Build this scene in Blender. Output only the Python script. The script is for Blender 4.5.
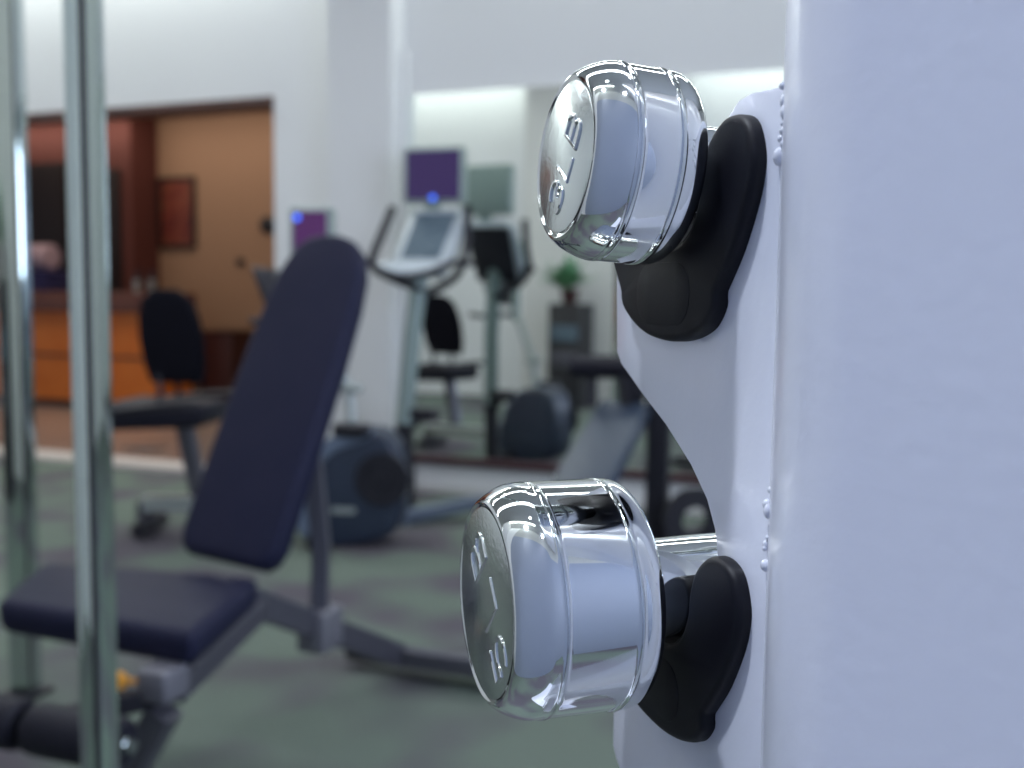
import bpy, bmesh, math, random
from math import sin, cos, pi, radians, sqrt, atan2
from mathutils import Vector, Matrix
random.seed(4)
S = bpy.context.scene
C = S.collection
for o in list(bpy.data.objects): bpy.data.objects.remove(o)

# ------------------------------------------------------------- camera
CAM = Vector((0, 0, 1.09)); YAW = radians(21); PITCH = radians(4.8); ROLL = radians(0.7); FPX = 1000.0
R0 = Vector((cos(YAW), sin(YAW), 0)); F0 = Vector((-sin(YAW), cos(YAW), 0)); ZZ = Vector((0, 0, 1))
FW = F0*cos(PITCH) - ZZ*sin(PITCH); UP = ZZ*cos(PITCH) + F0*sin(PITCH)
RR = R0*cos(ROLL) + UP*sin(ROLL); UU = UP*cos(ROLL) - R0*sin(ROLL)
cd = bpy.data.cameras.new('camera'); cam = bpy.data.objects.new('camera', cd); C.objects.link(cam)
M = Matrix((RR, UU, -FW)).transposed().to_4x4(); M.translation = CAM; cam.matrix_world = M
cd.sensor_width = 36; cd.lens = 36*FPX/1024; cd.clip_start = 0.02; cd.clip_end = 60
cd.dof.use_dof = True; cd.dof.focus_distance = 0.285; cd.dof.aperture_fstop = cd.lens/3.7
S.camera = cam

# ------------------------------------------------------------- world, exposure, large lights
S.view_settings.view_transform = 'Standard'; S.view_settings.look = 'None'
S.view_settings.exposure = -0.14; S.view_settings.gamma = 1.0; S.view_settings.use_curve_mapping = False
W = bpy.data.worlds.new('world'); S.world = W; W.use_nodes = True
W.node_tree.nodes['Background'].inputs[0].default_value = (0.75, 0.85, 1.0, 1)
W.node_tree.nodes['Background'].inputs[1].default_value = 0.3

def area(name, loc, target, sx, sy, power, col):
    l = bpy.data.lights.new(name, 'AREA'); l.shape = 'RECTANGLE'; l.size = sx; l.size_y = sy
    l.energy = power; l.color = col
    o = bpy.data.objects.new(name, l); C.objects.link(o); o.location = loc
    d = Vector(target) - Vector(loc); o.rotation_euler = d.to_track_quat('-Z', 'Y').to_euler()
    o['label'] = name; return o
WARM = (1.0, 0.93, 0.84); COOL = (0.70, 0.78, 1.0); NEUT = (0.93, 1.0, 0.95)
area('cove_light_left', (-4.85, 4.98, 3.52), (-4.85, 5.03, 3.0), 3.4, 0.08, 64, NEUT)
area('cove_light_right', (-0.2, 4.98, 3.52), (-0.2, 5.02, 3.0), 4.6, 0.08, 38, NEUT)
area('cove_light_rear_wall', (-4.0, 0.02, 3.54), (-4.0, -0.35, 3.2), 7.5, 0.10, 32, NEUT)
for k_, y_ in enumerate((1.3, 3.0)): area('ceiling_strip_light', (-2.6, y_, 3.56), (-2.6, y_, 0), 6.0, 0.22, 49, (0.92, 0.95, 1.0))
area('added_window_fill', (2.38, 1.2, 1.75), (-1.0, 1.2, 1.75), 2.1, 1.6, 85, COOL)  # cool fill from an added, unseen window, to light the foreground
def spot(name, loc, target, power, col, ang, rad):
    l = bpy.data.lights.new(name, 'SPOT'); l.energy = power; l.color = col; l.spot_size = radians(ang); l.spot_blend = 0.6; l.shadow_soft_size = rad
    o = bpy.data.objects.new(name, l); C.objects.link(o); o.location = loc
    o.rotation_euler = (Vector(target) - Vector(loc)).to_track_quat('-Z', 'Y').to_euler()
spot('added_rack_fill', (-0.75, -0.22, 3.50), (0.05, 0.30, 1.05), 230, (0.80, 0.88, 1.0), 42, 0.07)  # added fill spots that lift the rack post, no known fixture
spot('added_rack_fill_2', (0.35, -0.25, 3.50), (0.08, 0.28, 1.05), 150, (0.84, 0.88, 1.0), 42, 0.07)  # second added fill on the rack
area('lobby_cove', (-6.4, 7.9, 2.78), (-6.4, 8.5, 2.2), 5.5, 0.15, 17, (1.0, 0.84, 0.68))
area('lobby_ceiling_glow', (-6.8, 6.6, 2.84), (-6.8, 6.6, 0), 3.6, 1.6, 36, (1.0, 0.82, 0.64))

# ------------------------------------------------------------- helpers
def at(x, y, D):
    d = RR*((x-512)/FPX) + UU*((384-y)/FPX) + FW
    return CAM + d/(d.dot(F0))*D
def atz(x, y, z):
    d = RR*((x-512)/FPX) + UU*((384-y)/FPX) + FW
    return CAM + d*((z-CAM.z)/d.z)
def atY(x, y, Y):
    d = RR*((x-512)/FPX) + UU*((384-y)/FPX) + FW
    return CAM + d*(Y/d.y)

def mat(name, col, rough=0.5, metal=0.0, spec=0.5, coat=0.0, noise=None, bump=None, emit=None, estr=0, coatr=0.05):
    m = bpy.data.materials.new(name); m.use_nodes = True
    nt = m.node_tree; b = nt.nodes['Principled BSDF']
    b.inputs['Base Color'].default_value = (*col, 1); b.inputs['Roughness'].default_value = rough
    b.inputs['Metallic'].default_value = metal; b.inputs['Specular IOR Level'].default_value = spec
    b.inputs['Coat Weight'].default_value = coat; b.inputs['Coat Roughness'].default_value = coatr
    tc = nt.nodes.new('ShaderNodeTexCoord')
    if noise:                              # (scale, second colour, low, high)
        n = nt.nodes.new('ShaderNodeTexNoise'); n.inputs['Scale'].default_value = noise[0]; n.inputs['Detail'].default_value = 4
        r = nt.nodes.new('ShaderNodeValToRGB'); r.color_ramp.elements[0].position = noise[2]; r.color_ramp.elements[1].position = noise[3]
        r.color_ramp.elements[0].color = (*col, 1); r.color_ramp.elements[1].color = (*noise[1], 1)
        nt.links.new(tc.outputs['Object'], n.inputs['Vector']); nt.links.new(n.outputs['Fac'], r.inputs['Fac'])
        nt.links.new(r.outputs['Color'], b.inputs['Base Color'])
    if bump:                               # (scale, strength)
        n = nt.nodes.new('ShaderNodeTexNoise'); n.inputs['Scale'].default_value = bump[0]; n.inputs['Detail'].default_value = 3
        k = nt.nodes.new('ShaderNodeBump'); k.inputs['Strength'].default_value = bump[1]; k.inputs['Distance'].default_value = 0.002
        nt.links.new(tc.outputs['Object'], n.inputs['Vector']); nt.links.new(n.outputs['Fac'], k.inputs['Height'])
        nt.links.new(k.outputs['Normal'], b.inputs['Normal'])
    if emit:
        b.inputs['Emission Color'].default_value = (*emit, 1); b.inputs['Emission Strength'].default_value = estr
    return m

MT = {}
MT['chrome'] = mat('chrome', (0.83, 0.85, 0.86), 0.045, 1.0, noise=(35, (0.78, 0.81, 0.82), 0.35, 0.65))
MT['chrome_face'] = mat('satin_chrome', (0.72, 0.77, 0.77), 0.21, 1.0, bump=(420, 0.05))
MT['chrome_tube'] = mat('chrome_tube', (0.60, 0.68, 0.66), 0.07, 1.0, bump=(6, 0.02))
MT['rack'] = mat('white_powder_coat', (0.74, 0.755, 0.86), 0.30, 0.0, 0.5, coat=0.6, bump=(240, 0.05), coatr=0.12)
MT['weldpaint'] = mat('glossy_white_paint', (0.74, 0.755, 0.86), 0.08, coat=1.0, coatr=0.03)
MT['saddle'] = mat('black_moulded_plastic', (0.0025, 0.0025, 0.007), 0.5, spec=0.3, bump=(1600, 0.03))
MT['vinyl'] = mat('navy_black_vinyl', (0.011, 0.0125, 0.036), 0.62, spec=0.2, bump=(160, 0.08), noise=(9, (0.013, 0.014, 0.038), 0.4, 0.6))
MT['vinyl_blue'] = mat('slate_blue_vinyl', (0.026, 0.042, 0.075), 0.45, spec=0.6, bump=(160, 0.12))
MT['foam'] = mat('black_foam', (0.006, 0.006, 0.015), 0.6, spec=0.3, bump=(300, 0.2))
MT['frame'] = mat('grey_metallic_frame', (0.10, 0.10, 0.125), 0.4, 0.5)
MT['frame_mid'] = mat('mid_grey_paint', (0.17, 0.17, 0.20), 0.4, 0.3)
MT['frame_pale'] = mat('silver_paint', (0.36, 0.40, 0.40), 0.35, 0.5)
MT['frame_dark'] = mat('dark_steel', (0.014, 0.014, 0.022), 0.5, 0.2)
MT['post_green'] = mat('grey_green_post', (0.20, 0.26, 0.25), 0.4, 0.3)
MT['shroud'] = mat('slate_plastic', (0.022, 0.032, 0.058), 0.38)
MT['shroud_pale'] = mat('blue_grey_plastic', (0.12, 0.155, 0.22), 0.35)
MT['seatblack'] = mat('black_fabric', (0.004, 0.004, 0.008), 0.9, spec=0.1)
MT['console'] = mat('pale_grey_plastic', (0.42, 0.47, 0.52), 0.35)
MT['console_panel'] = mat('console_panel', (0.06, 0.10, 0.14), 0.3, noise=(30, (0.11, 0.15, 0.19), 0.4, 0.6))
MT['screen'] = mat('dim_purple_screen', (0.02, 0.01, 0.04), 0.12, emit=(0.05, 0.022, 0.15), estr=0.45)
MT['screen2'] = mat('dim_magenta_screen', (0.03, 0.01, 0.04), 0.12, emit=(0.12, 0.022, 0.17), estr=0.5)
MT['led'] = mat('blue_led', (0.02, 0.06, 0.5), 0.3, emit=(0.03, 0.16, 1.0), estr=2.2)
MT['tvback'] = mat('grey_green_plastic', (0.26, 0.33, 0.31), 0.3)
MT['wall'] = mat('white_wall_paint', (0.72, 0.73, 0.745), 0.85, bump=(60, 0.04))
MT['wall2'] = mat('pale_grey_paint', (0.60, 0.60, 0.585), 0.85, bump=(60, 0.04))
MT['lilac'] = mat('lilac_reflection_tint', (0.24, 0.275, 0.36), 0.7)  # cool light put into the wall colour for the chrome to reflect
MT['pillar'] = mat('pillar_grey_paint', (0.50, 0.50, 0.50), 0.85, bump=(60, 0.04))
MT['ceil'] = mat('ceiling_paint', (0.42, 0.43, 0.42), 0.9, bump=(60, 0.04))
MT['tan'] = mat('tan_wall_paint', (0.33, 0.205, 0.135), 0.8, bump=(60, 0.04))
MT['orange'] = mat('orange_wall_paint', (0.10, 0.026, 0.021), 0.8, bump=(60, 0.04))
MT['brown'] = mat('dark_brown_wood', (0.07, 0.035, 0.03), 0.4, noise=(14, (0.10, 0.045, 0.035), 0.4, 0.6))
MT['darkdoor'] = mat('near_black_door', (0.012, 0.007, 0.008), 0.5)
MT['counter'] = mat('orange_wood_veneer', (0.66, 0.17, 0.018), 0.35, noise=(5, (0.72, 0.21, 0.03), 0.35, 0.65))
MT['countertop'] = mat('brown_stone_top', (0.12, 0.045, 0.035), 0.25, noise=(20, (0.17, 0.07, 0.05), 0.4, 0.6))
MT['lobbyceil'] = mat('brown_ceiling_panel', (0.20, 0.11, 0.08), 0.6)
MT['lobbyfloor'] = mat('polished_tan_stone', (0.38, 0.30, 0.26), 0.25, noise=(3, (0.44, 0.35, 0.30), 0.4, 0.6))
MT['sill'] = mat('pale_stone_threshold', (0.62, 0.58, 0.56), 0.4)
MT['mirror'] = mat('mirror_glass', (0.86, 0.90, 0.88), 0.0, 1.0)
MT['ledge'] = mat('maroon_ledge', (0.055, 0.018, 0.025), 0.4)
MT['lamp'] = mat('lamp_diffuser', (0.9, 0.9, 0.9), 0.4, emit=(0.95, 1.0, 1.0), estr=9)
MT['lampwarm'] = mat('warm_lamp', (0.9, 0.9, 0.8), 0.4, emit=(1.0, 0.93, 0.75), estr=4)
MT['fillpane'] = mat('added_window_glow', (0.6, 0.7, 0.9), 0.1, emit=(0.60, 0.72, 1.0), estr=1.3)  # glowing pane of the added window
MT['leaf'] = mat('green_leaf', (0.10, 0.26, 0.13), 0.5, noise=(8, (0.18, 0.38, 0.22), 0.4, 0.6))
MT['cabinet'] = mat('dark_cabinet', (0.02, 0.02, 0.025), 0.5)
MT['towelpale'] = mat('pale_pink_towel', (0.40, 0.30, 0.36), 0.9, bump=(90, 0.3))
MT['towelnavy'] = mat('navy_towel', (0.02, 0.02, 0.09), 0.9, bump=(90, 0.3))
MT['orangeplastic'] = mat('amber_plastic', (0.75, 0.33, 0.03), 0.35)
MT['blueplastic'] = mat('blue_plastic', (0.03, 0.12, 0.4), 0.35)
MT['planter'] = mat('dark_red_planter', (0.05, 0.014, 0.014), 0.45)
MT['vent'] = mat('grey_floor_grille', (0.16, 0.14, 0.14), 0.5)

def carpet():
    m = mat('green_grey_carpet', (0.13, 0.16, 0.12), 0.95, spec=0.2)
    nt = m.node_tree; b = nt.nodes['Principled BSDF']; tc = nt.nodes.new('ShaderNodeTexCoord')
    n1 = nt.nodes.new('ShaderNodeTexNoise'); n1.inputs['Scale'].default_value = 2.1; n1.inputs['Detail'].default_value = 1.5
    r1 = nt.nodes.new('ShaderNodeValToRGB')
    r1.color_ramp.elements[0].position = 0.44; r1.color_ramp.elements[0].color = (0.128, 0.160, 0.136, 1)
    r1.color_ramp.elements[1].position = 0.62; r1.color_ramp.elements[1].color = (0.096, 0.088, 0.106, 1)
    n2 = nt.nodes.new('ShaderNodeTexNoise'); n2.inputs['Scale'].default_value = 160; n2.inputs['Detail'].default_value = 2
    mx = nt.nodes.new('ShaderNodeMix'); mx.data_type = 'RGBA'; mx.blend_type = 'OVERLAY'; mx.inputs[0].default_value = 0.35
    for n in (n1, n2): nt.links.new(tc.outputs['Object'], n.inputs['Vector'])
    nt.links.new(n1.outputs['Fac'], r1.inputs['Fac'])
    nt.links.new(r1.outputs['Color'], mx.inputs[6]); nt.links.new(n2.outputs['Fac'], mx.inputs[7])
    nt.links.new(mx.outputs[2], b.inputs['Base Color'])
    return m
MT['carpet'] = carpet()
def picture_mat():
    m = mat('abstract_print', (0.30, 0.06, 0.03), 0.5)
    nt = m.node_tree; b = nt.nodes['Principled BSDF']; tc = nt.nodes.new('ShaderNodeTexCoord')
    n = nt.nodes.new('ShaderNodeTexNoise'); n.inputs['Scale'].default_value = 4.5; n.inputs['Detail'].default_value = 3; n.inputs['Distortion'].default_value = 1.5
    r = nt.nodes.new('ShaderNodeValToRGB'); e = r.color_ramp.elements
    e[0].position = 0.35; e[0].color = (0.10, 0.014, 0.014, 1); e[1].position = 0.7; e[1].color = (0.22, 0.11, 0.05, 1)
    k = e.new(0.5); k.color = (0.18, 0.035, 0.02, 1)
    nt.links.new(tc.outputs['Object'], n.inputs['Vector']); nt.links.new(n.outputs['Fac'], r.inputs['Fac']); nt.links.new(r.outputs['Color'], b.inputs['Base Color'])
    return m
MT['print'] = picture_mat()

def wloc(p):
    v = Vector((0, 0, 0))
    while p: v = v + Vector(p.location); p = p.parent
    return v
def obj(name, bm, m, parent=None, smooth=True, origin=None, label=None):
    """link a bmesh given in world coordinates as ONE mesh object"""
    off = wloc(parent)
    if parent is None and origin is not None: off = Vector(origin)
    bmesh.ops.recalc_face_normals(bm, faces=bm.faces)
    bmesh.ops.translate(bm, verts=bm.verts, vec=-off)
    me = bpy.data.meshes.new(name); bm.to_mesh(me); bm.free()
    me.materials.append(MT[m] if isinstance(m, str) else m)
    if smooth:
        for p in me.polygons: p.use_smooth = True
        try: me.set_sharp_from_angle(angle=radians(38))
        except Exception: pass
    o = bpy.data.objects.new(name, me); C.objects.link(o)
    if parent: o.parent = parent
    elif origin is not None: o.location = off
    if label: o['label'] = label
    return o
def tag(o, label, cat, group=None):
    o['label'] = label; o['category'] = cat
    if group: o['group'] = group
    return o
def thing(name, label, cat, loc, group=None):
    o = bpy.data.objects.new(name, None); C.objects.link(o); o.location = loc; o.empty_display_size = 0.1
    return tag(o, label, cat, group)
def struct(name, bm, m, smooth=False):
    o = obj(name, bm, m, None, smooth); o['kind'] = 'structure'; return o

def B(): return bmesh.new()
def merge(dst, src):
    me = bpy.data.meshes.new('t'); src.to_mesh(me); src.free(); dst.from_mesh(me); bpy.data.meshes.remove(me); return dst
def frame_m(o, x, y, z):
    m = Matrix((Vector(x), Vector(y), Vector(z))).transposed().to_4x4(); m.translation = Vector(o); return m
def box(bm, lo, hi, bev=0, seg=3, M=None):
    t = B(); bmesh.ops.create_cube(t, size=1)
    for v in t.verts:
        v.co = Vector([lo[i] + (v.co[i]+.5)*(hi[i]-lo[i]) for i in range(3)])
    if bev: bmesh.ops.bevel(t, geom=t.edges[:], offset=bev, segments=seg, affect='EDGES', profile=0.5)
    if M: bmesh.ops.transform(t, matrix=M, verts=t.verts)
    return merge(bm, t)
def hexa(bm, top, bot, bev=0, seg=3):
    t = B(); n = len(top)
    a = [t.verts.new(p) for p in top]; b = [t.verts.new(p) for p in bot]
    t.faces.new(a); t.faces.new(b[::-1])
    for i in range(n): t.faces.new((a[i], b[i], b[(i+1) % n], a[(i+1) % n]))
    bmesh.ops.recalc_face_normals(t, faces=t.faces)
    if bev: bmesh.ops.bevel(t, geom=t.edges[:], offset=bev, segments=seg, affect='EDGES', profile=0.5)
    return merge(bm, t)
def prism(bm, pts, O, X, Y, N, t0, t1, bev=0, seg=2):
    """outline pts in (X,Y) at O, extruded along N from t0 to t1; bevels the two rims"""
    t = B(); X, Y, N, O = Vector(X), Vector(Y), Vector(N), Vector(O)
    a = [t.verts.new(O + X*p[0] + Y*p[1] + N*t0) for p in pts]
    b = [t.verts.new(O + X*p[0] + Y*p[1] + N*t1) for p in pts]
    n = len(pts)
    f1 = t.faces.new(a); f2 = t.faces.new(b[::-1])
    for i in range(n): t.faces.new((a[i], b[i], b[(i+1) % n], a[(i+1) % n]))
    bmesh.ops.recalc_face_normals(t, faces=t.faces)
    if bev:
        es = list(f1.edges) + list(f2.edges)
        bmesh.ops.bevel(t, geom=es, offset=bev, segments=seg, affect='EDGES', profile=0.5)
    bmesh.ops.triangulate(t, faces=[f for f in t.faces if len(f.verts) > 4])
    return merge(bm, t)
def smooth_pts(pts, k=6, closed=True):
    """Catmull-Rom through 2-D or 3-D points"""
    out = []; n = len(pts); P = [Vector(p) for p in pts]
    rng = range(n) if closed else range(n-1)
    for i in rng:
        p0 = P[(i-1) % n] if closed or i > 0 else P[0]; p1 = P[i]; p2 = P[(i+1) % n]
        p3 = P[(i+2) % n] if closed or i+2 < n else P[-1]
        for j in range(k):
            t = j/k
            out.append(0.5*((2*p1) + (p2-p0)*t + (2*p0-5*p1+4*p2-p3)*t*t + (3*p1-p0-3*p2+p3)*t**3))
    if not closed: out.append(P[-1])
    return out
def tube(bm, pts, r, seg=12, cap=True, closed=False, flat=None):
    """round tube (or rectangular when flat=(w,h)) along 3-D points"""
    P = [Vector(p) for p in pts]; n = len(P); rings = []
    up = Vector((0, 0, 1)); prev = None
    for i in range(n):
        a = P[(i-1) % n] if (closed or i) else P[0]; b = P[(i+1) % n] if (closed or i < n-1) else P[-1]
        d = (b-a).normalized()
        if prev is None:
            s = d.cross(up)
            if s.length < 1e-3: s = Vector((1, 0, 0))
            s.normalize()
        else:
            s = (prev - d*prev.dot(d)).normalized()
        u = s.cross(d).normalized(); prev = s
        rr = r[i] if isinstance(r, (list, tuple)) else r
        if flat:
            w, h = flat; c = min(w, h)*0.18
            q = [(w-c, h), (w, h-c), (w, -h+c), (w-c, -h), (-w+c, -h), (-w, -h+c), (-w, h-c), (-w+c, h)]
        else: q = [(rr*cos(2*pi*j/seg), rr*sin(2*pi*j/seg)) for j in range(seg)]
        rings.append([bm.verts.new(P[i] + s*a_ + u*b_) for a_, b_ in q])
    m = len(rings[0])
    for i in range(n if closed else n-1):
        A, Bn = rings[i], rings[(i+1) % n]
        for j in range(m): bm.faces.new((A[j], A[(j+1) % m], Bn[(j+1) % m], Bn[j]))
    if cap and not closed: bm.faces.new(rings[0][::-1]); bm.faces.new(rings[-1])
    return bm
def lathe(bm, prof, O, ax, seg=64, capa=True, capb=True):
    """prof: list of (distance along ax, radius)"""
    ax = Vector(ax).normalized(); s = ax.cross(Vector((0, 0, 1)))
    if s.length < 1e-3: s = Vector((1, 0, 0))
    s.normalize(); u = s.cross(ax); O = Vector(O); rings = []
    for a, r in prof:
        if r < 1e-6: rings.append([bm.verts.new(O + ax*a)])
        else: rings.append([bm.verts.new(O + ax*a + (s*cos(2*pi*j/seg) + u*sin(2*pi*j/seg))*r) for j in range(seg)])
    for A, Bn in zip(rings, rings[1:]):
        for j in range(seg):
            k = (j+1) % seg
            if len(A) == 1: bm.faces.new((A[0], Bn[k], Bn[j]))
            elif len(Bn) == 1: bm.faces.new((A[j], A[k], Bn[0]))
            else: bm.faces.new((A[j], A[k], Bn[k], Bn[j]))
    if capa and len(rings[0]) > 1: bm.faces.new(rings[0][::-1])
    if capb and len(rings[-1]) > 1: bm.faces.new(rings[-1])
    return bm
def rounded(w, h, r, seg=6):
    pts = []
    for cx, cy, a0 in ((w-r, h-r, 0), (-w+r, h-r, 90), (-w+r, -h+r, 180), (w-r, -h+r, 270)):
        for j in range(seg+1):
            a = radians(a0 + 90*j/seg); pts.append((cx + r*cos(a), cy + r*sin(a)))
    return pts
def quad_at(bm, lo, hi): return box(bm, lo, hi)

# ------------------------------------------------------------- the room
YW = 5.08; YR = -0.35; XL = -6.6; XR = 2.4; ZC = 3.6
OX0, OX1, OZ = -6.3, -3.47, 2.265           # opening to the lobby
struct('floor', box(B(), (XL-.1, YR-.1, -0.12), (XR+.1, YW+.02, 0.0)), 'carpet')
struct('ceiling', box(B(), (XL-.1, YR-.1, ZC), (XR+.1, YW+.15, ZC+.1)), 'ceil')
w = box(B(), (OX1, YW, 0), (XR, YW+.14, ZC)); box(w, (XL, YW, OZ), (OX1, YW+.14, ZC)); box(w, (XL, YW, 0), (OX0, YW+.14, OZ))
struct('wall_back', w, 'wall')
struct('wall_front', box(B(), (XL-.1, YR-.12, 0), (-1.1, YR, ZC)), 'wall')
struct('wall_front_lilac', box(B(), (-1.1, YR-.12, 0), (XR+.1, YR, 2.45)), 'lilac'); struct('wall_front_upper', box(B(), (-1.1, YR-.12, 2.45), (XR+.1, YR, ZC)), 'ceil')  # unseen section tinted lilac for the chrome reflections
struct('wall_left', box(B(), (XL-.12, YR, 0), (XL, YW+.14, ZC)), 'wall')
wr = box(B(), (XR, YR, 0), (XR+.12, 0.1, ZC)); box(wr, (XR, 2.3, 0), (XR+.12, YW, ZC)); box(wr, (XR, .1, 0), (XR+.12, 2.3, .9)); box(wr, (XR, .1, 2.6), (XR+.12, 2.3, ZC))
struct('wall_right', wr, 'wall')
wn = struct('window_added', box(B(), (XR+.05, .1, .9), (XR+.07, 2.3, 2.6)), 'fillpane')  # window added out of view as a source of cool fill
wf = B()
for y in (.1, 1.17, 2.24): box(wf, (XR, y, .9), (XR+.04, y+.06, 2.6))
for z in (.9, 2.54): box(wf, (XR, .16, z), (XR+.04, 2.24, z+.06))
struct('trim_1', wf, 'wall2')
# pillar standing proud of the mirror wall
pa = atY(335, 250, YW-.02); pb = atY(390, 250, YW-.16)
struct('wall_pillar', box(B(), (pa.x+.04, YW-.16, 0), (pb.x, YW, ZC)), 'wall')
struct('trim_2', box(B(), (pb.x, YW-.05, .24), (pb.x+.03, YW, 2.45)), 'wall')
# pier on the rear wall, seen in the mirror
struct('wall_rear_pier', box(B(), (-3.74, YR, 0), (-2.05, YR+.45, ZC)), 'wall2')
# lobby shell
LY = 8.5
struct('floor_lobby', box(B(), (-12.5, YW+.02, -0.12), (-3.0, LY+.1, 0.0)), 'lobbyfloor')
struct('ceiling_lobby', box(B(), (-12.5, YW+.14, 2.9), (-3.0, LY+.1, 3.0)), 'lobbyceil')
xo = atY(131, 200, 8.1).x
struct('wall_lobby_back', box(B(), (xo, LY, 0), (-3.0, LY+.1, 2.9)), 'tan')
struct('wall_lobby_right', box(B(), (-3.1, YW+.14, 0), (-3.0, LY, 2.9)), 'tan')
struct('wall_lobby_left', box(B(), (-12.6, YW+.14, 0), (-12.5, LY, 2.9)), 'orange')
struct('wall_lobby_orange', box(B(), (-12.5, 8.1, 0), (xo, LY+.1, 2.9)), 'orange')
a = atY(108, 170, 8.09); b = atY(120, 170, 8.09)
struct('door_1', box(B(), (a.x, 8.05, 0), (b.x, 8.10, a.z)), 'darkdoor')
a = atY(22, 165, 8.09); b = atY(66, 165, 8.09)
struct('door_2', box(B(), (a.x, 8.04, 0), (b.x, 8.10, a.z)), 'darkdoor')
# opening frame and threshold
fr = box(B(), (OX0, YW-.01, OZ-.045), (OX1, YW+.15, OZ)); box(fr, (OX0, YW-.01, 0), (OX0+.03, YW+.15, OZ-.045))
struct('trim_3', fr, 'brown')
struct('trim_4', box(B(), (OX0, YW-.10, 0), (OX1, YW+.15, .022)), 'sill')
struct('baseboard_back', box(B(), (OX1+.02, YW-.015, 0), (XR, YW, .035)), 'wall2')

# wall mirror
mx0 = atY(396, 300, YW).x; mzb = atY(470, 458, YW-.01).z; mzt = atY(460, 92, YW-.01).z
mr = thing('wall_mirror', 'large frameless wall mirror behind the elliptical trainer, above a thin maroon ledge', 'mirror', (mx0+1.2, YW, mzb))
obj('mirror_glass', box(B(), (mx0, YW-.012, mzb), (XR-.3, YW-.001, mzt)), 'mirror', mr, False)
obj('ledge', box(B(), (mx0-.02, YW-.04, mzb-.045), (XR-.3, YW-.001, mzb), .004, 1), 'ledge', mr, False)

# recessed ceiling lamps
for i, (x, y) in enumerate([(-4.6, 1.3), (-3.0, 1.3), (-1.4, 1.3), (.3, 1.1), (-4.6, 3.4), (-3.0, 3.4), (-1.4, 3.4), (.3, 3.2), (-.6, .35), (.9, .2)]):
    where = ('above the dumbbell rack' if i == 8 else 'to the right of the dumbbell rack, by the rear wall' if i == 9 else
             ('leftmost', 'second from left', 'third from left', 'rightmost')[i % 4] + ' in the row nearer the ' + ('rear wall' if i < 4 else 'mirror wall'))
    t = thing('ceiling_light', 'round recessed ceiling downlight, ' + where, 'light', (x, y, ZC), 'recessed downlights in the gym ceiling')
    obj('rim', lathe(B(), [(0, .11), (.012, .105), (.012, .085), (.002, .08)], (x, y, ZC), (0, 0, -1), 28, False, False), 'ceil', t)
    obj('diffuser', lathe(B(), [(.002, .08), (.004, 0)], (x, y, ZC), (0, 0, -1), 28, False), 'lamp', t)

# ------------------------------------------------------------- dumbbell rack (nearest thing)
O = at(677, 586, .301)                      # where the lower handle crosses the hook plate
PP = R0*.34 - F0*.94; NN = -(R0*.94 + F0*.34)       # along the plate towards the post; plate's outward face
NN = (NN - ZZ*0).normalized(); PP = PP.normalized()
PITCHZ = .1208
rack = thing('dumbbell_rack', 'white glossy metal dumbbell rack post with scalloped hook plate and black saddles', 'rack',
             (O.x + PP.x*.09, O.y + PP.y*.09, 0))
# hook plate outline in (p, z)
edge = [(-.0462, .0695), (-.0425, .0655), (-.0276, .0573), (-.0102, .0486), (.0058, .0385), (.0155, .0298), (.0203, .022), (.0224, .0138),
        (.0215, .004), (.017, -.010), (.008, -.0185), (-.002, -.0205), (-.012, -.0185), (-.020, -.010), (-.027, -.004), (-.036, -.008), (-.0427, -.020)]
def hook_low(dz):
    return [(-.0428, -.0692+dz), (-.040, -.073+dz), (-.0276, -.0815+dz), (-.0102, -.090+dz), (.0058, -.100+dz), (.0155, -.109+dz), (.0203, -.117+dz), (.0224, -.1252+dz),
            (.0215, -.135+dz), (.017, -.149+dz), (.008, -.1575+dz), (-.012, -.1575+dz), (-.020, -.149+dz), (-.027, -.143+dz), (-.0427, -.159+dz)]
outline = [(.053, .1412), (.0317, .1425), (.026, .1417), (.0212, .1385), (.0185, .130), (.0155, .118), (.010, .108), (.002, .1035), (-.008, .1035), (-.018, .108),
           (-.026, .116), (-.036, .118), (-.045, .112), (-.048, .1062)] + edge + hook_low(0) + hook_low(-.139) + [(-.0428, -.36), (.053, -.40)]
pl = B(); prism(pl, outline, O, PP, ZZ, NN, -.006, 0.0, .0009, 2)
plate = obj('hook_plate', pl, 'rack', rack)
# flat-oval post: cap centre offset so that the plate meets it at its left edge
D1 = (R0*.72 - F0*.69).normalized(); N1 = Vector((D1.y, -D1.x, 0))
if N1.dot(-F0) < 0: N1 = -N1
hit = O + PP*.0468
rc = .032; cc = hit + PP*.6*rc - NN*.8*rc; Lp = .20
sec = []
side = atan2(N1.y, N1.x); 
for j in range(25):
    a = side + pi*j/24 * (1 if Vector((cos(side+pi/2), sin(side+pi/2), 0)).dot(D1) < 0 else -1); sec.append(Vector((cc.x + rc*cos(a), cc.y + rc*sin(a), 0)))
for j in range(25):
    a = side + pi + pi*j/24 if Vector((cos(side+pi/2), sin(side+pi/2), 0)).dot(D1) < 0 else side - pi - pi*j/24
    c2 = cc + D1*Lp; sec.append(Vector((c2.x + rc*cos(a), c2.y + rc*sin(a), 0)))
pb_ = B(); za, zb = 0.012, 1.82
A_ = [pb_.verts.new((v.x, v.y, za)) for v in sec]; B_ = [pb_.verts.new((v.x, v.y, zb)) for v in sec]
pb_.faces.new(A_[::-1]); pb_.faces.new(B_)
for i in range(len(sec)): pb_.faces.new((A_[i], A_[(i+1) % len(sec)], B_[(i+1) % len(sec)], B_[i]))
obj('post', pb_, 'rack', rack)
mid = cc + D1*Lp*.5
bs = B(); prism(bs, rounded(.26, .20, .05), (mid.x, mid.y, 0), D1, N1, (0, 0, 1), 0, .014, .003)
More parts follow.
